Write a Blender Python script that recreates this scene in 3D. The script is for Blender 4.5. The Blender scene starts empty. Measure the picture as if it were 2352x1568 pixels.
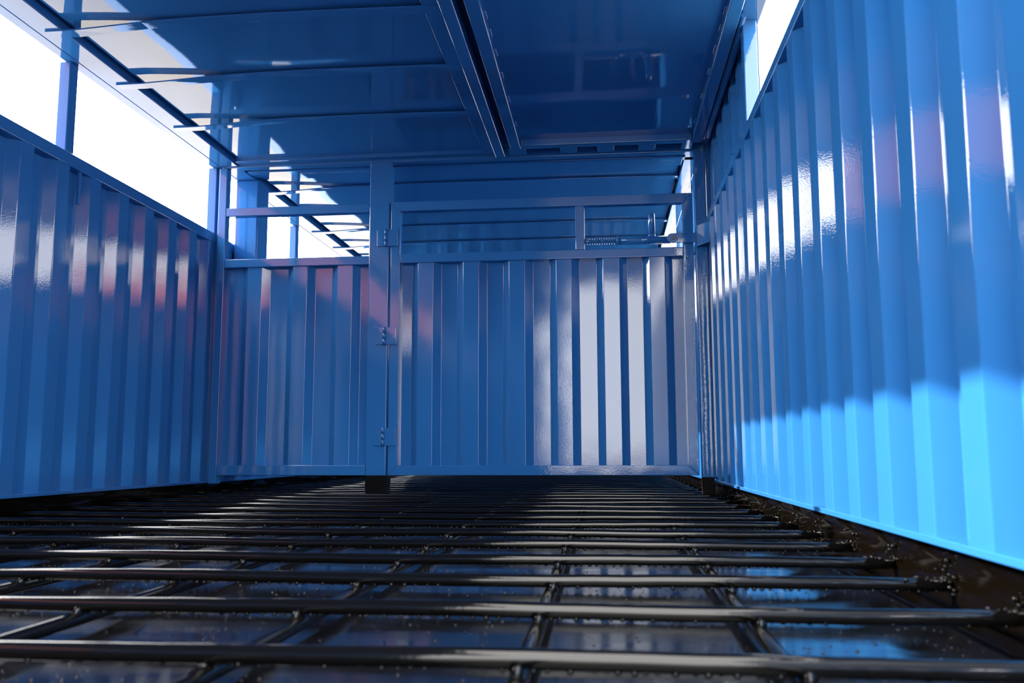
import bpy, bmesh, math, random
from mathutils import Vector, Matrix

random.seed(7)
C = bpy.context.scene.collection
SC = bpy.context.scene
ZO = 0.225                       # the camera's height above the floor plate; all z below are relative to the camera

# ------------------------------------------------------------------ camera, sky, sun, exposure
cd = bpy.data.cameras.new('camera')
cam = bpy.data.objects.new('camera', cd)
C.objects.link(cam)
cd.sensor_fit = 'HORIZONTAL'
cd.sensor_width = 36.0
cd.lens = 2050.0 / 2352.0 * 36.0
cd.clip_start = 0.02
cd.clip_end = 300
cd.dof.use_dof = True
cd.dof.focus_distance = 3.7
cd.dof.aperture_fstop = 6.3
right = Vector((0.99452341, 0.10448162, -0.00260172))
down = Vector((-0.01539377, 0.12181498, -0.99243345))
fwd = Vector((-0.10337413, 0.98703835, 0.12275621))
M = Matrix(((right.x, -down.x, -fwd.x, 0), (right.y, -down.y, -fwd.y, 0), (right.z, -down.z, -fwd.z, 0), (0, 0, 0, 1)))
cam.matrix_world = Matrix.Translation((0, 0, ZO)) @ M
SC.camera = cam

w = bpy.data.worlds.new('bright_overcast_sky')
SC.world = w
w.use_nodes = True
bg = w.node_tree.nodes['Background']
bg.inputs['Color'].default_value = (1.0, 0.985, 0.955, 1)
SUN_DIR = Vector((-2.31, 0.76, 1.258)).normalized()
wn_ = w.node_tree
tcw = wn_.nodes.new('ShaderNodeTexCoord')
dot = wn_.nodes.new('ShaderNodeVectorMath')
dot.operation = 'DOT_PRODUCT'
dot.inputs[1].default_value = SUN_DIR
wn_.links.new(tcw.outputs['Generated'], dot.inputs[0])
half = wn_.nodes.new('ShaderNodeMath')          # hazy white sky, brightening smoothly towards the sun
half.operation = 'MULTIPLY_ADD'
half.inputs[1].default_value = 0.5
half.inputs[2].default_value = 0.5
half.use_clamp = True
wn_.links.new(dot.outputs['Value'], half.inputs[0])
powr = wn_.nodes.new('ShaderNodeMath')
powr.operation = 'POWER'
powr.inputs[1].default_value = 14.0
wn_.links.new(half.outputs[0], powr.inputs[0])
glow = wn_.nodes.new('ShaderNodeMath')
glow.operation = 'MULTIPLY_ADD'
glow.inputs[1].default_value = 27.0
glow.inputs[2].default_value = 11.0
wn_.links.new(powr.outputs[0], glow.inputs[0])
wn_.links.new(glow.outputs[0], bg.inputs['Strength'])

sd = bpy.data.lights.new('sun', 'SUN')
sd.energy = 17.0
sd.angle = math.radians(0.6)
sd.color = (1.0, 0.93, 0.82)
sun = bpy.data.objects.new('sun', sd)
C.objects.link(sun)
sun.location = (-6, 3, 6)
sun.rotation_euler = (-SUN_DIR).to_track_quat('-Z', 'Y').to_euler()

vs = SC.view_settings
vs.view_transform = 'Standard'
vs.look = 'None'
vs.exposure = 0.0
vs.gamma = 1.0
vs.use_curve_mapping = False


# ------------------------------------------------------------------ materials
def mat(name, col, rough, bump_fine=0.0, fine_scale=160.0, bump_wave=0.0, wave_scale=2.0, spec=0.5, mottle=0.0,
        mottle_scale=3.0, rough_var=0.0, stretch=(1, 1, 1)):
    m = bpy.data.materials.new(name)
    m.use_nodes = True
    nt = m.node_tree
    b = nt.nodes['Principled BSDF']
    b.inputs['Base Color'].default_value = (*col, 1)
    b.inputs['Roughness'].default_value = rough
    b.inputs['Specular IOR Level'].default_value = spec
    tc = nt.nodes.new('ShaderNodeNewGeometry')
    mp = nt.nodes.new('ShaderNodeMapping')
    mp.inputs['Scale'].default_value = stretch
    nt.links.new(tc.outputs['Position'], mp.inputs['Vector'])
    last = None
    for st, scl, dist in ((bump_wave, wave_scale, 1.0), (bump_fine, fine_scale, 1.0)):
        if st <= 0:
            continue
        n = nt.nodes.new('ShaderNodeTexNoise')
        n.inputs['Scale'].default_value = scl
        n.inputs['Detail'].default_value = 1.0
        nt.links.new(mp.outputs['Vector'], n.inputs['Vector'])
        bp = nt.nodes.new('ShaderNodeBump')
        bp.inputs['Strength'].default_value = 1.0
        bp.inputs['Distance'].default_value = st
        nt.links.new(n.outputs['Fac'], bp.inputs['Height'])
        if last:
            nt.links.new(last.outputs['Normal'], bp.inputs['Normal'])
        last = bp
    if last:
        nt.links.new(last.outputs['Normal'], b.inputs['Normal'])
    if mottle > 0:
        n = nt.nodes.new('ShaderNodeTexNoise')
        n.inputs['Scale'].default_value = mottle_scale
        n.inputs['Detail'].default_value = 5.0
        nt.links.new(mp.outputs['Vector'], n.inputs['Vector'])
        mx = nt.nodes.new('ShaderNodeMix')
        mx.data_type = 'RGBA'
        mx.inputs[6].default_value = (*[c * (1 - mottle) for c in col], 1)
        mx.inputs[7].default_value = (*[min(1, c * (1 + mottle)) for c in col], 1)
        nt.links.new(n.outputs['Fac'], mx.inputs[0])
        nt.links.new(mx.outputs[2], b.inputs['Base Color'])
    if rough_var > 0:
        n = nt.nodes.new('ShaderNodeTexNoise')
        n.inputs['Scale'].default_value = 12.0
        n.inputs['Detail'].default_value = 6.0
        nt.links.new(mp.outputs['Vector'], n.inputs['Vector'])
        mr = nt.nodes.new('ShaderNodeMapRange')
        mr.inputs[1].default_value = 0.35
        mr.inputs[2].default_value = 0.7
        mr.inputs[3].default_value = rough
        mr.inputs[4].default_value = rough + rough_var
        nt.links.new(n.outputs['Fac'], mr.inputs[0])
        nt.links.new(mr.outputs[0], b.inputs['Roughness'])
    return m


BLUE = (0.024, 0.148, 0.41)
m_blue = mat('blue_gloss_paint', BLUE, 0.045, bump_fine=0.00008, fine_scale=300, bump_wave=0.0012, wave_scale=5.0, spec=0.55)
m_roof = mat('blue_gloss_roof_paint', BLUE, 0.03, bump_fine=0.00003, fine_scale=150, bump_wave=0.007, wave_scale=1.5, spec=0.55)
m_tube = mat('blue_gloss_tube_paint', BLUE, 0.04, bump_fine=0.00008, fine_scale=160, bump_wave=0.0006, wave_scale=9.0, spec=0.55)
m_black = mat('black_gloss_bar_paint', (0.004, 0.0038, 0.0036), 0.08, bump_fine=0.00006, fine_scale=120, spec=0.36)
m_skirt = mat('black_channel_paint', (0.0022, 0.0015, 0.0009), 0.10, bump_fine=0.00005, fine_scale=60, bump_wave=0.0035,
              wave_scale=9.0, spec=0.12, stretch=(1, 0.5, 2.5))
m_pan = mat('black_pan_paint', (0.006, 0.006, 0.0065), 0.05, bump_fine=0.00006, fine_scale=110, bump_wave=0.0014, wave_scale=4.0,
            spec=0.5, rough_var=0.12, stretch=(0.6, 1.6, 1))
m_foot = mat('black_foot_paint', (0.004, 0.004, 0.004), 0.5, spec=0.05)
m_ground = mat('pale_yard_concrete', (0.235, 0.21, 0.175), 0.85, mottle=0.25, mottle_scale=1.3)
m_red = mat('faded_red_container_paint', (0.42, 0.10, 0.085), 0.5, mottle=0.15)
m_bolt = mat('dark_bolt_steel', (0.03, 0.035, 0.05), 0.3)


# ------------------------------------------------------------------ mesh building
class MB:
    """collects geometry for ONE mesh object (x right, y deep, z up from the camera's height)"""

    def __init__(s):
        s.v, s.f, s.sm = [], [], []

    def add(s, verts, faces, smooth=True):
        o = len(s.v)
        s.v += [tuple(p) for p in verts]
        s.f += [tuple(i + o for i in fc) for fc in faces]
        s.sm += [smooth] * len(faces)
        return s

    def prism(s, poly, axis, a, b, bev=0.003, seg=2):
        """polygon in the two other axes, extruded from a to b along axis, with rounded edges"""
        bm = bmesh.new()

        def P(u, v, t):
            return (t, u, v) if axis == 'x' else ((u, t, v) if axis == 'y' else (u, v, t))
        v0 = [bm.verts.new(P(u, v, a)) for u, v in poly]
        v1 = [bm.verts.new(P(u, v, b)) for u, v in poly]
        n = len(poly)
        bm.faces.new(v0)
        bm.faces.new(v1)
        for i in range(n):
            j = (i + 1) % n
            bm.faces.new((v0[i], v0[j], v1[j], v1[i]))
        bmesh.ops.recalc_face_normals(bm, faces=bm.faces)
        if bev > 0:
            bmesh.ops.bevel(bm, geom=list(bm.edges), offset=bev, segments=seg, profile=0.5, affect='EDGES', clamp_overlap=True)
        bm.verts.index_update()
        s.add([v.co[:] for v in bm.verts], [[v.index for v in f.verts] for f in bm.faces], bev > 0)
        bm.free()
        return s

    def box(s, x0, x1, y0, y1, z0, z1, bev=0.003, seg=2):
        return s.prism([(x0, y0), (x1, y0), (x1, y1), (x0, y1)], 'z', z0, z1, bev, seg)

    def tube(s, pts, r, n=16, cap=True):
        """round bar along a list of points"""
        pts = [Vector(p) for p in pts]
        vs_, fs = [], []
        up = Vector((0, 0, 1))
        for i, p in enumerate(pts):
            t = (pts[min(i + 1, len(pts) - 1)] - pts[max(i - 1, 0)]).normalized()
            ref = up if abs(t.dot(up)) < 0.95 else Vector((0, 1, 0))
            a = t.cross(ref).normalized()
            b = a.cross(t)
            rr = r[i] if isinstance(r, (list, tuple)) else r
            for k in range(n):
                q = 2 * math.pi * k / n
                vs_.append(p + a * (math.cos(q) * rr) + b * (math.sin(q) * rr))
        for i in range(len(pts) - 1):
            for k in range(n):
                k2 = (k + 1) % n
                fs.append((i * n + k, i * n + k2, (i + 1) * n + k2, (i + 1) * n + k))
        s.add(vs_, fs, True)
        if cap:
            o = len(s.v) - len(vs_)
            s.f += [tuple(o + k for k in range(n))[::-1], tuple(o + (len(pts) - 1) * n + k for k in range(n))]
            s.sm += [False, False]
        return s

    def ball(s, c, r, sub=2, sq=(1, 1, 1)):
        V, F = ICO[sub]
        return s.add([(c[0] + x * r * sq[0], c[1] + y * r * sq[1], c[2] + z * r * sq[2]) for x, y, z in V], F, True)

    def sheet(s, pts, z0, z1, th=0.002, r=0.006, nz=1, flip=False, plan=lambda a, b: (a, b)):
        """folded steel sheet: a plan polyline with rounded folds, given thickness th, standing from z0 to z1"""
        P = [Vector(p) for p in pts]
        line = [P[0]]
        for i in range(1, len(P) - 1):
            d0, d1 = (P[i] - P[i - 1]), (P[i + 1] - P[i])
            l0, l1 = d0.length, d1.length
            d0, d1 = d0 / l0, d1 / l1
            ang = d0.angle(d1)
            if ang < 0.02:
                line.append(P[i])
                continue
            t = min(r * math.tan(ang / 2), l0 * 0.45, l1 * 0.45)
            a, b = P[i] - d0 * t, P[i] + d1 * t
            for k in range(5):
                q = k / 4
                line.append((a * (1 - q) + P[i] * q) * (1 - q) + (P[i] * (1 - q) + b * q) * q)
        line.append(P[-1])
        n = len(line)
        off = []
        for i in range(n):
            t = (line[min(i + 1, n - 1)] - line[max(i - 1, 0)]).normalized()
            nr = Vector((-t.y, t.x)) * (-1 if flip else 1)
            off.append(line[i] + nr * th)
        ring = line + off[::-1]
        m = len(ring)
        zs = [z0 + (z1 - z0) * k / nz for k in range(nz + 1)]
        vs_, fs = [], []
        for z in zs:
            for p in ring:
                x, y = plan(p.x, p.y)
                vs_.append((x, y, z))
        for k in range(nz):
            for i in range(m):
                j = (i + 1) % m
                fs.append((k * m + i, k * m + j, (k + 1) * m + j, (k + 1) * m + i))
        for k in (0, nz):
            for i in range(n - 1):
                fs.append((k * m + i, k * m + i + 1, k * m + m - 2 - i, k * m + m - 1 - i))
        return s.add(vs_, fs, True)


def _ico(sub):
    bm = bmesh.new()
    bmesh.ops.create_icosphere(bm, subdivisions=sub, radius=1)
    bm.verts.index_update()
    r = ([v.co[:] for v in bm.verts], [[v.index for v in f.verts] for f in bm.faces])
    bm.free()
    return r


ICO = {1: _ico(1), 2: _ico(2)}
BASE = {}            # object name -> world position of its origin


def obj(name, mb, m, parent=None, loc=None, wn=True, kind=None, label=None):
    """ONE mesh object; geometry is given in camera-height coordinates"""
    base = Vector(BASE[parent.name]) if parent else (Vector((loc[0], loc[1], loc[2] + ZO)) if loc else Vector((0, 0, 0)))
    me = bpy.data.meshes.new(name)
    me.from_pydata([(x - base.x, y - base.y, z + ZO - base.z) for x, y, z in mb.v], [], mb.f)
    me.polygons.foreach_set('use_smooth', mb.sm)
    bm = bmesh.new()
    bm.from_mesh(me)
    bmesh.ops.recalc_face_normals(bm, faces=bm.faces)
    bm.to_mesh(me)
    bm.free()
    me.materials.append(m)
    o = bpy.data.objects.new(name, me)
    C.objects.link(o)
    if parent:
        o.parent = parent
    else:
        o.location = base
    BASE[o.name] = tuple(base)
    if wn:
        md = o.modifiers.new('weighted_normals', 'WEIGHTED_NORMAL')
        md.weight = 100
        md.keep_sharp = False
    if kind:
        o['kind'] = kind
    if label:
        o['label'] = label
    return o


def tag(o, label, cat=None, group=None, kind=None):
    o['label'] = label
    if cat:
        o['category'] = cat
    if group:
        o['group'] = group
    if kind:
        o['kind'] = kind
    return o


def thing(name, loc, label, cat):
    o = bpy.data.objects.new(name, None)
    C.objects.link(o)
    o.location = (loc[0], loc[1], loc[2] + ZO)
    o.empty_display_size = 0.1
    BASE[o.name] = tuple(o.location)
    return tag(o, label, cat)


def part_copy(src, parent, delta):
    c = src.copy()
    C.objects.link(c)
    c.parent = parent
    c.location = Vector(src.location) + Vector(delta)
    BASE[c.name] = BASE[src.name]
    return c


# ------------------------------------------------------------------ the setting: ground, floor, walls
XL, XR = -1.842, 0.466           # inner faces of the side walls
YB, YF = -1.2, 8.0               # near end (behind the camera) and far end of the container
ZF = -0.225                      # floor plate

obj('floor', MB().box(XL - 0.06, XR + 0.08, YB, YF, ZF - 0.006, ZF, bev=0), m_pan, kind='structure', wn=False,
    label='glossy black steel floor plate under the bar grating')
obj('ground', MB().box(-45, 45, -45, 45, ZF - 0.3, ZF - 0.2, bev=0), m_ground, kind='structure', wn=False,
    label='pale concrete yard outside the container')


def corr_pts(a0, a1, first, period, flat, slope, p, r, jig=0.0):
    """profile along a: near face at depth p for `flat`, then a slope to depth r; first = start of one near face"""
    k = math.ceil((a0 - first) / period) - 1
    pts = []
    while True:
        s = first + k * period
        row = [(s - slope, r), (s, p), (s + flat, p), (s + flat + slope, r)]
        for a, b in row:
            if a0 + 0.004 < a < a1 - 0.004:
                pts.append((a, b + random.uniform(-jig, jig)))
        if s > a1:
            break
        k += 1

    def at(a):
        u = (a - first) % period
        if u <= flat:
            return p
        if u <= flat + slope:
            return p + (r - p) * (u - flat) / slope
        if u >= period - slope:
            return r + (p - r) * (u - period + slope) / slope
        return r
    return [(a0, at(a0))] + pts + [(a1, at(a1))]


swap = lambda a, b: (b, a)
# left wall: corrugated sheet up to the sill
lw = MB().sheet(corr_pts(YB, YF, 2.765, 0.1945, 0.066, 0.031, XL, XL - 0.031, 0.0008), -0.128, 1.0, plan=swap, nz=1)
wall_left = obj('wall_left', lw, m_blue, kind='structure', label='blue corrugated side wall on the left, in shade')
obj('sill_rail', MB().box(XL - 0.05, XL + 0.004, YB, YF, 0.990, 1.037, bev=0.004), m_tube, wall_left)
obj('bottom_rail', MB().box(XL - 0.055, XL + 0.005, YB, YF, -0.139, -0.127, bev=0.002), m_tube, wall_left)
obj('top_beam', MB().box(XL - 0.022, XL + 0.019, YB, YF, 1.360, 1.44, bev=0.0025), m_tube, wall_left)
obj('roof_beam', MB().box(XL + 0.0200, -1.735, YB, YF, 1.360, 1.44, bev=0.003).box(-1.736, -1.60, YB, YF, 1.428, 1.434, bev=0), m_tube, wall_left)
obj('post', MB().box(XL - 0.042, XL, 2.80, 2.85, 1.036, 1.361, bev=0.005), m_tube, wall_left, label='slim upright between the two sky openings')
obj('post', MB().box(XL - 0.042, XL + 0.002, 3.985, 4.03, 1.036, 1.361, bev=0.005), m_tube, wall_left, label='slim upright at the partition end of the opening')
obj('post', MB().box(XL - 0.042, XL, 5.10, 5.15, 1.036, 1.361, bev=0.005), m_tube, wall_left, label='slim upright beyond the partition')
obj('post', MB().box(XL - 0.042, XL, 6.9, 6.95, 1.036, 1.361, bev=0.005), m_tube, wall_left)
obj('wide_post', MB().box(XL + 0.008, -1.713, 4.19, 4.33, -0.095, 1.36, bev=0.010, seg=3), m_tube, wall_left, label='broad square column just beyond the partition')
obj('sheet_lap', MB().box(XL - 0.008, XL + 0.003, 2.888, 2.902, 0.87, 0.99, bev=0.002), m_tube, wall_left)
obj('corner_strip', MB().box(XL - 0.01, -1.825, 4.002, 4.02, -0.135, 1.36, bev=0.002), m_tube, wall_left)

# right wall
rw = MB().sheet(corr_pts(YB, YF, 2.700, 0.1928, 0.070, 0.033, XR, XR + 0.031, 0.0008), -0.122, 1.02, plan=swap, flip=True)
wall_right = obj('wall_right', rw, m_blue, kind='structure', label='blue corrugated side wall on the right, sunlit along its foot')
obj('sill_rail', MB().box(XR - 0.004, XR + 0.045, YB, YF, 1.013, 1.046, bev=0.003), m_tube, wall_right)
obj('bottom_rail', MB().box(XR - 0.006, XR + 0.055, YB, YF, -0.133, -0.1215, bev=0.002), m_tube, wall_right, label='sunlit ledge under the ribs')
obj('top_beam', MB().box(0.449, 0.515, YB, 2.86, 1.384, 1.45, bev=0.004).box(0.449, 0.48, 2.86, 4.0, 1.384, 1.45, bev=0.004)
    .box(0.449, 0.515, 4.2, YF, 1.384, 1.45, bev=0.004), m_tube, wall_right)
obj('post', MB().box(0.458, 0.503, 2.80, 2.85, 1.045, 1.386, bev=0.004), m_tube, wall_right, label='upright where the high sky opening ends')
for y in (4.62, 5.62):
    obj('post', MB().box(0.466, 0.503, y, y + 0.05, 1.045, 1.386, bev=0.004), m_tube, wall_right)
obj('upper_panel', MB().sheet(corr_pts(2.85, 4.10, 2.700, 0.1928, 0.070, 0.033, 0.486, 0.515), 1.04, 1.47, plan=swap, flip=True), m_blue, wall_right,
    label='corrugated infill above the rail')
obj('roof_edge_tube', MB().tube([(0.4555, 2.75, 1.375), (0.4555, 3.70, 1.366), (0.458, 3.78, 1.345)], 0.0085, 12), m_tube, wall_right, wn=False)
obj('end_strip', MB().box(0.466, 0.486, 3.985, 4.005, -0.12, 1.384, bev=0.002), m_tube, wall_right)
wl = MB()
for z in (0.73, 0.50, 0.29, 0.0, -0.06):
    for k in range(6):
        wl.ball((0.4665 + random.uniform(-.002, .002), 3.972, z + k * 0.008), 0.0042, 1)
obj('weld_seam', wl, m_tube, wall_right, wn=False, kind='stuff')

obj('sheet_lap', MB().box(XR - 0.0015, XR + 0.002, 1.610, 1.618, -0.121, 1.013, bev=0.0005), m_tube, wall_right, label='vertical lap joint of two wall sheets')

# black channels along the floor
bl = obj('baseboard_left', MB().box(XL - 0.06, XL - 0.008, YB, YF, ZF, -0.139, bev=0.002), m_skirt, kind='structure', label='black steel channel along the foot of the left wall')
obj('floor_lip', MB().box(XL - 0.01, XL + 0.02, YB, YF, ZF, ZF + 0.006, bev=0.001), m_skirt, bl)
sk = MB()
ny, prof = 230, [(-0.133, 0.474), (-0.1385, 0.474), (-0.1395, 0.484), (-0.16, 0.4855), (-0.19, 0.486), (-0.21, 0.485), (-0.2255, 0.482)]
vs_, fs = [], []
for i in range(ny + 1):
    y = YB + (YF - YB) * i / ny
    for z, x in prof:
        vs_.append((x + 0.0006 * math.sin(y * 9) + 0.0005 * math.sin(y * 23 + 1), y, z))
    vs_.append((0.54, y, -0.2255))
    vs_.append((0.54, y, -0.133))
m_ = len(prof) + 2
for i in range(ny):
    for k in range(m_):
        k2 = (k + 1) % m_
        fs.append((i * m_ + k, (i + 1) * m_ + k, (i + 1) * m_ + k2, i * m_ + k2))
sk.add(vs_, fs)
br = obj('baseboard_right', sk, m_skirt, kind='structure', label='black steel channel along the foot of the right wall, catching the sun')
obj('floor_lip', MB().box(0.437, 0.474, YB, YF, ZF, ZF + 0.005, bev=0.0015), m_skirt, br)

# end walls
we = obj('wall_back', MB().sheet(corr_pts(XL - 0.045, -0.60, -1.7, 0.2, 0.07, 0.033, YB + 0.001, YB - 0.03, 0), ZF, 1.44), m_blue, kind='structure',
         label='blue end panel behind the camera, left of the open doorway')
wf = obj('wall_front', MB().sheet(corr_pts(XL - 0.045, XR + 0.05, -1.7, 0.2, 0.07, 0.033, YF - 0.035, YF - 0.005), ZF, 1.44), m_blue, kind='structure',
         label='blue far end of the second compartment')

# ------------------------------------------------------------------ ceiling
ce = obj('ceiling', MB().box(-1.716, -0.545, YB, 3.94, 1.385, 1.389, bev=0), m_roof, kind='structure', wn=False, label='dark blue steel roof sheet with cross straps')
obj('far_roof_sheet', MB().box(-1.712, 0.368, 4.235, YF, 1.385, 1.389, bev=0), m_roof, ce, wn=False, label='roof sheet over the second compartment')
obj('end_flange', MB().box(-1.735, 0.38, 4.13, 4.235, 1.371, 1.376, bev=0.001), m_roof, ce)
obj('centre_tube', MB().box(-0.490, -0.445, YB, 3.97, 1.353, 1.40, bev=0.004), m_tube, ce)
obj('side_flange', MB().box(-0.547, -0.489, YB, 3.94, 1.372, 1.377, bev=0.001), m_roof, ce)
obj('end_tube', MB().box(-1.735, -0.49, 3.94, 3.984, 1.368, 1.41, bev=0.004), m_tube, ce)
obj('right_roof_beam', MB().box(0.382, 0.448, 4.02, YF, 1.360, 1.44, bev=0.003).box(0.30, 0.385, 4.13, YF, 1.428, 1.434, bev=0), m_tube, ce)
obj('outer_roof', MB().box(XL - 0.05, -0.40, YB, 0.85, 1.441, 1.446, bev=0).box(XL - 0.05, 0.53, 0.85, YF, 1.441, 1.446, bev=0), m_roof, ce, wn=False)
obj('edge_closer', MB().box(-0.405, -0.40, YB, 0.85, 1.39, 1.441, bev=0).box(-0.40, 0.445, 0.85, 0.855, 1.398, 1.441, bev=0), m_roof, ce, wn=False)


def strap(y, x0, x1, zl, zm, wid=0.046):
    """flat bar, bent at its ends: from zl under the beam up to zm under the sheet"""
    xs = [x0, x0 + 0.10, x0 + 0.20, x0 + 0.33, x0 + 0.50, x0 + 0.7, (x0 + x1) / 2 + .15, x1 - 0.3, x1 - 0.12, x1]
    zs = [zl, zl, zl + 0.25 * (zm - zl), zl + 0.65 * (zm - zl), zl + 0.93 * (zm - zl), zm, zm, zm - 0.002, zm - 0.004, zm - 0.006]
    v, f = [], []
    for x, z in zip(xs, zs):
        j = random.uniform(-0.001, 0.001)
        v += [(x, y + j, z), (x, y + wid + j, z + random.uniform(-.001, .002)), (x, y + wid + j, z + 0.005), (x, y + j, z + 0.005)]
    for i in range(len(xs) - 1):
        for k in range(4):
            k2 = (k + 1) % 4
            f.append((i * 4 + k, (i + 1) * 4 + k, (i + 1) * 4 + k2, i * 4 + k2))
    f += [(0, 1, 2, 3), tuple(len(v) - 4 + k for k in (3, 2, 1, 0))]
    return MB().add(v, f, False)


for y in (2.575, 3.00, 3.445):
    s_ = obj('cross_strap', strap(y, -1.79, -0.497, 1.354, 1.3745), m_tube, ce, wn=False)
    wb = MB()
    for x0 in (-1.45, -1.15, -0.85, -0.56):
        for k in range(7):
            wb.ball((x0 + k * 0.009, y + 0.048, 1.379), 0.004, 1)
    obj('weld_bead', wb, m_tube, s_, wn=False, kind='stuff')
for y in (4.40, 4.83, 5.255, 5.69, 6.12, 6.55):
    obj('cross_strap', strap(y, -1.80, 0.44, 1.354, 1.374), m_tube, ce, wn=False)

# roof hatch on the right half
hatch = thing('roof_hatch', (0.0, 2.4, 1.36), 'dark blue framed roof hatch panel in the right half of the ceiling', 'hatch')
obj('sheet', MB().box(-0.40, 0.43, 0.86, 3.88, 1.387, 1.391, bev=0), m_roof, hatch, wn=False)
obj('frame_side', MB().box(-0.412, -0.364, 0.85, 3.885, 1.358, 1.398, bev=0.004), m_tube, hatch)
obj('frame_side', MB().box(0.396, 0.441, 0.85, 3.885, 1.358, 1.398, bev=0.004), m_tube, hatch)
obj('frame_end', MB().box(-0.363, 0.395, 3.842, 3.887, 1.358, 1.398, bev=0.004), m_tube, hatch)
obj('frame_end', MB().box(-0.363, 0.395, 0.85, 0.895, 1.358, 1.398, bev=0.004), m_tube, hatch)
for a, b in ((-0.424, -0.343), (-0.190, -0.113), (-0.022, 0.055), (0.163, 0.240), (0.356, 0.403)):
    obj('hinge_tab', MB().box(a, b, 3.885, 3.972, 1.361, 1.367, bev=0.0015), m_tube, hatch)
wb = MB()
for y in (2.66, 2.78, 2.93, 3.12, 3.35, 3.62):
    for k in range(6):
        wb.ball((-0.362, y + k * 0.009, 1.3865), 0.0045, 1)
        wb.ball((0.3945, y + 0.05 + k * 0.009, 1.3865), 0.004, 1)
obj('weld_bead', wb, m_tube, hatch, wn=False, kind='stuff')

# header beams over the partition
obj('trim_1', MB().box(-1.80, 0.466, 3.986, 4.032, 1.354, 1.400, bev=0.004), m_tube, kind='structure', label='blue square beam above the gate')
obj('trim_2', MB().box(-1.73, 0.445, 4.078, 4.128, 1.360, 1.41, bev=0.006, seg=3), m_tube, kind='structure', label='second blue beam just behind the gate header')

# ------------------------------------------------------------------ floor grating
grate = thing('floor_grate', (-0.68, 3.4, ZF), 'black welded bar grating lying over the floor plate', 'grating')
RB = 0.0095
ZC = -0.190
long_x = [-1.76, -1.48, -1.20, -0.925, -0.668, -0.380, -0.0855, 0.174]
cross_y = [0.847 + 0.2585 * k for k in range(-2, 28)]
# long bars, lying under the cross bars (not dead straight)
for x in long_x:
    pts = [(x + 0.0025 * math.sin(3.1 * (YB + i * 0.4) + x * 7), YB + i * 0.4, ZC - 2 * RB + 0.001) for i in range(24)]
    obj('long_bar', MB().tube([p for p in pts if p[1] < YF], RB, 14), m_black, grate, wn=False)


def bar_mesh(seed):
    rnd = random.Random(seed)
    n = 46
    pts = [(-1.85 + 2.334 * i / n, 0.847 + rnd.uniform(-.0008, .0008), ZC + 0.0012 * math.sin(i * 0.35 + seed) + rnd.uniform(-.0004, .0004)) for i in range(n + 1)]
    return MB().tube(pts, [RB * rnd.uniform(0.985, 1.015) for _ in pts], 18)


bars = []
for k, y in enumerate(cross_y):
    if k < 4:
        o = obj('cross_bar', bar_mesh(k), m_black, grate, wn=False)
        o.location = (0, y - 0.847, 0)
        bars.append(o)
    else:
        part_copy(bars[k % 4], grate, (0, y - cross_y[k % 4] + random.uniform(-.003, .003), random.uniform(-.0008, .0008)))
# weld lumps at the crossings
weld0 = obj('weld_lump', MB().ball((long_x[0], cross_y[0] - 0.008, ZC - 0.012), 0.0078, 2, (0.9, 1.0, 1.15)), m_black, grate, wn=False)
cnt = 0
for y in cross_y[:16]:
    for x in long_x:
        if (x, y) != (long_x[0], cross_y[0]):
            c = part_copy(weld0, grate, (x - long_x[0] + random.uniform(-.004, .004), y - cross_y[0], random.uniform(-.002, .002)))
            c.scale = (1, 1, 1)
            cnt += 1
# paint drips hanging from the bars, spatter at their ends, droplets on the plate
dr = MB()
for y in cross_y[1:9]:
    x = -1.75
    while x < 0.46:
        x += random.uniform(0.009, 0.022)
        dr.ball((x, y - RB * random.uniform(0.0, 0.5), ZC - RB * 0.93), random.uniform(0.0018, 0.0036), 1, (1.2, 1, 1))
obj('paint_drips', dr, m_black, grate, wn=False, kind='stuff', label='hardened paint drips hanging under the cross bars')
sp = MB()
for y in cross_y[1:16]:
    for i in range(34):
        a = random.gauss(0, 0.022)
        if random.random() < 0.5:
            sp.ball((0.4845 - 0.004 * random.random(), y + a, ZC + 0.006 + random.gauss(0.004, 0.014)), random.uniform(0.0012, 0.0042), 2)
        else:
            sp.ball((0.477 - abs(random.gauss(0, 0.018)), y + random.gauss(0, 0.01), ZC + RB * 0.8), random.uniform(0.001, 0.0034), 2)
for y in cross_y[1:12]:
    for i in range(10):
        sp.ball((0.4845, y + random.uniform(-.12, .12), random.uniform(-0.215, -0.14)), random.uniform(0.001, 0.0022), 1)
obj('weld_spatter', sp, m_black, grate, wn=False, kind='stuff', label='beads of weld spatter at the bar ends')
dp = MB()
for i in range(6000):
    y = 0.7 + 2.6 * random.random() ** 1.7
    x = random.uniform(-1.5, 0.43)
    if random.random() < 0.35 + 0.65 * (0.5 - 0.5 * math.sin(5 * x + 3 * y)):
        dp.ball((x, y, ZF), random.uniform(0.0008, 0.0024), 1, (1, 1, 0.7))
obj('paint_droplets', dp, m_pan, grate, wn=False, kind='stuff', label='fine droplets spattered on the plate')

# ------------------------------------------------------------------ fixed partition panel on the left
YP = 3.980
pp = thing('partition_panel', (-1.44, 4.0, -0.13), 'fixed blue corrugated partition panel with two open slots, left of the gate post', 'partition')
obj('end_upright', MB().box(-1.825, -1.785, YP, YP + 0.045, -0.142, 1.354, bev=0.004), m_tube, pp)
obj('upper_rail', MB().box(-1.7855, -1.086, YP + 0.001, YP + 0.041, 1.115, 1.156, bev=0.004), m_tube, pp)
obj('middle_rail', MB().box(-1.7855, -1.086, YP + 0.001, YP + 0.041, 0.866, 0.907, bev=0.004), m_tube, pp)
obj('bottom_rail', MB().box(-1.7855, -1.086, YP + 0.001, YP + 0.041, -0.104, -0.057, bev=0.004), m_tube, pp)
PR, RR = YP + 0.008, YP + 0.037


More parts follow.
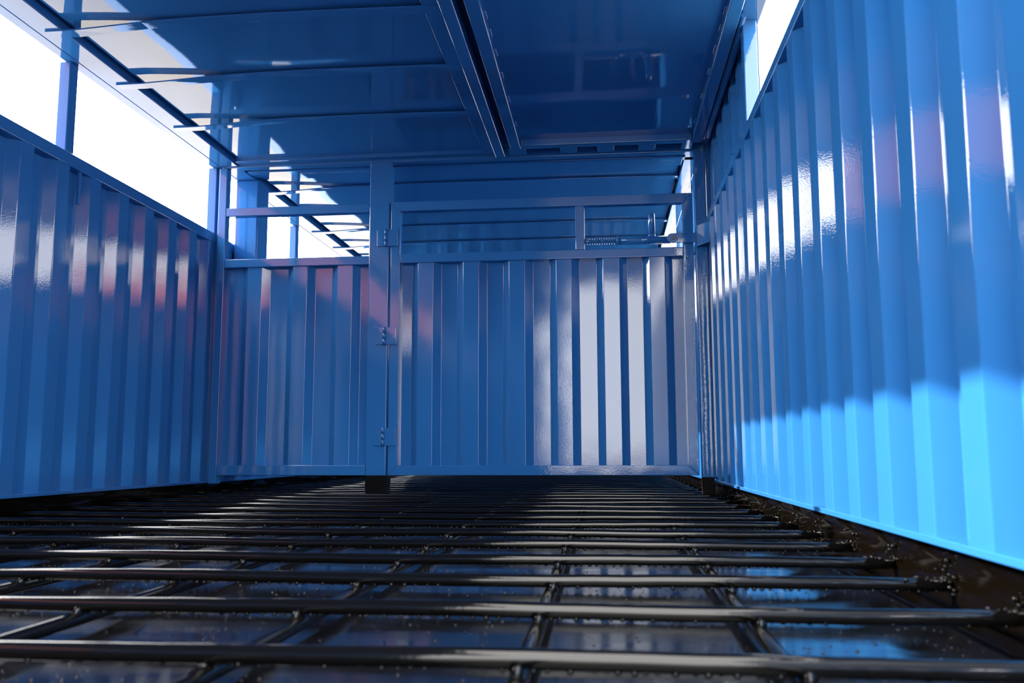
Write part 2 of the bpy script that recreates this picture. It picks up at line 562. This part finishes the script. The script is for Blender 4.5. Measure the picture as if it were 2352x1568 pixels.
def flats_profile(x0, x1, near, p, r, jig, start_far=True):
    pts = [(x0, r)]
    for a, b in near:
        pts += [(a - 0.031, r + random.uniform(-jig, jig)), (a, p + random.uniform(-jig, jig)), (b, p + random.uniform(-jig, jig)), (b + 0.034, r + random.uniform(-jig, jig))]
    pts.append((x1, r))
    return pts


obj('corrugated_panel', MB().sheet(flats_profile(-1.786, -1.085, [(-1.670, -1.602), (-1.450, -1.382), (-1.236, -1.165)], PR, RR, 0.0008),
                                   -0.06, 0.868, r=0.005, nz=1), m_blue, pp)

gp = thing('gate_post', (-1.037, 4.02, -0.22), 'thick blue square gate post with a black painted foot, between partition and gate', 'post')
obj('shaft', MB().box(-1.085, -0.990, YP - 0.002, YP + 0.09, -0.105, 1.355, bev=0.005, seg=3), m_tube, gp)
obj('painted_foot', MB().box(-1.0855, -0.9895, YP - 0.0025, YP + 0.0905, ZF + 0.001, -0.105, bev=0.004), m_foot, gp, label='black painted lower end of the post')

# ------------------------------------------------------------------ gate
gate = thing('gate', (-0.29, 4.0, -0.103), 'blue swing gate of corrugated sheet in a square tube frame with a spring latch', 'gate')
GX0, GX1, GZ0, GZ1, GY = -0.981, 0.401, -0.103, 1.158, 3.976
T = 0.044
mit = lambda a, b, c, d: [a, b, c, d]
obj('top_rail', MB().prism([(GX0, GZ1), (GX1, GZ1), (GX1 - T, GZ1 - T), (GX0 + T, GZ1 - T)], 'y', GY, GY + 0.042, 0.0025), m_tube, gate)
obj('bottom_rail', MB().prism([(GX0, GZ0), (GX0 + T, GZ0 + T), (GX1 - T, GZ0 + T), (GX1, GZ0)], 'y', GY, GY + 0.042, 0.0025), m_tube, gate)
obj('hinge_stile', MB().prism([(GX0, GZ0), (GX0, GZ1), (GX0 + T, GZ1 - T), (GX0 + T, GZ0 + T)], 'y', GY, GY + 0.042, 0.0025), m_tube, gate)
obj('latch_stile', MB().prism([(GX1, GZ0), (GX1, GZ1), (GX1 - T, GZ1 - T), (GX1 - T, GZ0 + T)], 'y', GY, GY + 0.042, 0.0025), m_tube, gate)
obj('middle_rail', MB().box(GX0 + T, GX1 - T, GY + 0.001, GY + 0.041, 0.868, 0.911, bev=0.004), m_tube, gate)
near = [(-0.852, -0.781), (-0.641, -0.569), (-0.429, -0.357), (-0.214, -0.146), (-0.002, 0.070), (0.206, 0.273)]
obj('corrugated_panel', MB().sheet(flats_profile(GX0 + T, GX1 - T, near, GY + 0.006, GY + 0.036, 0.0009), GZ0 + T - 0.001, 0.869, r=0.005), m_blue, gate)
obj('latch_upright', MB().box(-0.125, -0.084, GY + 0.001, GY + 0.040, 0.910, 1.115, bev=0.005, seg=3), m_tube, gate)
# spring latch
ZL, YLt = 0.948, GY + 0.012
latch = obj('latch', MB().tube([(0.067, YLt, ZL), (0.30, YLt, ZL)], 0.0185, 20).tube([(0.060, YLt, ZL), (0.069, YLt, ZL)], 0.022, 20), m_tube, gate, wn=False,
            label='sliding tube of the spring latch')
obj('latch_rod', MB().tube([(-0.086, YLt, ZL), (0.07, YLt, ZL)], 0.008, 14), m_tube, latch, wn=False)
hx = []
turns = 13
for i in range(turns * 14 + 1):
    q = 2 * math.pi * i / 14
    hx.append((-0.082 + 0.143 * i / (turns * 14), YLt + 0.0135 * math.cos(q), ZL + 0.0135 * math.sin(q)))
obj('coil_spring', MB().tube(hx, 0.0024, 6), m_tube, latch, wn=False)
obj('handle', MB().tube([(0.2185, YLt, ZL + 0.012), (0.2185, YLt, 1.060), (0.2185, YLt, 1.067), (0.2185, YLt, 1.0715), (0.2185, YLt, 1.073)],
                        [0.0150, 0.0150, 0.0138, 0.0100, 0.004], 18).ball((0.2185, YLt, ZL + 0.018), 0.0185, 2, (1, 1, .5)), m_tube, latch, wn=False)
tp = [(0.412, ZL - 0.0215), (0.412, ZL + 0.0215)]
tp += [(0.306 + 0.0215 * math.cos(math.pi / 2 + math.pi * k / 10), ZL + 0.0215 * math.sin(math.pi / 2 + math.pi * k / 10)) for k in range(11)]
obj('latch_plate', MB().prism(tp, 'y', GY - 0.0165, GY - 0.0085, 0.0015), m_tube, latch)
obj('bolt', MB().tube([(0.312, GY - 0.024, ZL), (0.312, GY - 0.009, ZL)], 0.0075, 12), m_bolt, latch, wn=False, label='dark pivot bolt')
# three butt hinges
for i, z in enumerate((0.988, 0.529, 0.069)):
    hg = obj('hinge', MB().tube([(-1.0035, YP - 0.008, z - 0.040), (-1.0035, YP - 0.008, z - 0.014)], 0.0085, 14)
             .tube([(-1.0035, YP - 0.008, z + 0.014), (-1.0035, YP - 0.008, z + 0.040)], 0.0085, 14)
             .tube([(-1.0035, YP - 0.008, z - 0.041), (-1.0035, YP - 0.008, z + 0.041)], 0.004, 10), m_tube, gate, wn=False)
    obj('knuckle', MB().tube([(-1.0035, YP - 0.008, z - 0.0125), (-1.0035, YP - 0.008, z + 0.0125)], 0.0088, 14), m_tube, hg, wn=False)
    obj('hinge_leaf', MB().box(-1.046, -1.013, YP - 0.0075, YP - 0.0025, z - 0.040, z + 0.040, bev=0.0015), m_tube, gp)
    obj('leaf', MB().box(-0.996, -0.946, GY - 0.0075, GY - 0.0015, z - 0.040, z + 0.040, bev=0.0015), m_tube, hg)

# ------------------------------------------------------------------ stop post with latch keeper
sp_ = thing('stop_post', (0.438, 3.99, -0.2), 'narrow blue stop post with black foot and latch keeper, at the right wall', 'post')
obj('shaft', MB().box(0.4125, 0.4645, 3.975, 4.022, -0.112, 1.354, bev=0.004), m_tube, sp_)
obj('painted_foot', MB().box(0.412, 0.465, 3.9745, 4.0225, ZF + 0.001, -0.112, bev=0.003), m_foot, sp_, label='black painted lower end of the post')
obj('latch_keeper', MB().prism([(0.4135, 3.960), (0.4655, 3.872), (0.4700, 3.872), (0.4695, 3.878), (0.4200, 3.962), (0.4200, 3.975), (0.4135, 3.975)], 'z', 0.908, 1.000, 0.0015), m_tube, sp_,
    label='bent blue keeper plate that holds the latch')

# ------------------------------------------------------------------ yard containers: red reflections in the paint, plus an added sky-blocking stack
def yard_container(loc, ln, wd, ht, rotz, label):
    t = thing('shipping_container', (0, 0, 0), label, 'container')
    x1, y1 = wd, ln
    pts = corr_pts(0.05, ln - 0.05, 0.1, 0.28, 0.07, 0.07, 0.0, 0.035)
    obj('side_wall', MB().sheet(pts, 0.1, ht - 0.1, plan=lambda a, b: (b, a)), m_red, t)
    obj('side_wall', MB().sheet(pts, 0.1, ht - 0.1, plan=lambda a, b: (wd - b, a), flip=True), m_red, t)
    ep = corr_pts(0.05, wd - 0.05, 0.1, 0.28, 0.07, 0.07, 0.0, 0.035)
    obj('end_wall', MB().sheet(ep, 0.1, ht - 0.1, flip=True), m_red, t)
    obj('end_wall', MB().sheet(ep, 0.1, ht - 0.1, plan=lambda a, b: (a, ln - b)), m_red, t)
    obj('roof', MB().box(0.03, wd - 0.03, 0.03, ln - 0.03, ht - 0.06, ht - 0.02), m_red, t)
    for x in (0, wd - 0.12):
        for y in (0, ln - 0.12):
            obj('corner_post', MB().box(x, x + 0.12, y, y + 0.12, 0.0, ht), m_red, t)
    obj('frame', MB().box(0, 0.1, 0, ln, 0, 0.12).box(wd - 0.1, wd, 0, ln, 0, 0.12).box(0, 0.08, 0, ln, ht - 0.1, ht - 0.005).box(wd - 0.08, wd, 0, ln, ht - 0.1, ht - 0.005)
        .box(0, wd, 0, 0.1, 0, 0.12).box(0, wd, ln - 0.1, ln, 0, 0.12).box(0, wd, 0, 0.08, ht - 0.1, ht - 0.005).box(0, wd, ln - 0.08, ln, ht - 0.1, ht - 0.005), m_red, t)
    t.location = (loc[0], loc[1], ZF - 0.2 + ZO)
    t.rotation_euler = (0, 0, rotz)
    return t


yard_container((-6.6, -11.6), 12.2, 2.4, 2.6, 0.0, 'long red container in the yard to the left, under a second one')
top_ = yard_container((-6.6, -11.6), 12.2, 2.4, 2.6, 0.0, 'long red container stacked on top of another, in the yard to the left')
top_.location.z += 2.6
yard_container((6.3, -0.05), 6.1, 2.4, 2.9, -math.pi / 2, 'short red container end-on in the yard to the right')
yard_container((6.3, -18.6), 12.2, 2.4, 2.6, 0.0, 'long red container added out of view to the right to block sky light, under a second one')  # unseen stack, added to cut the sky light reaching the left wall
top_ = yard_container((6.3, -18.6), 12.2, 2.4, 2.6, 0.0, 'long red container stacked on top of another, added out of view to the right to block sky light')  # upper container of the added sky-blocking stack
top_.location.z += 2.6
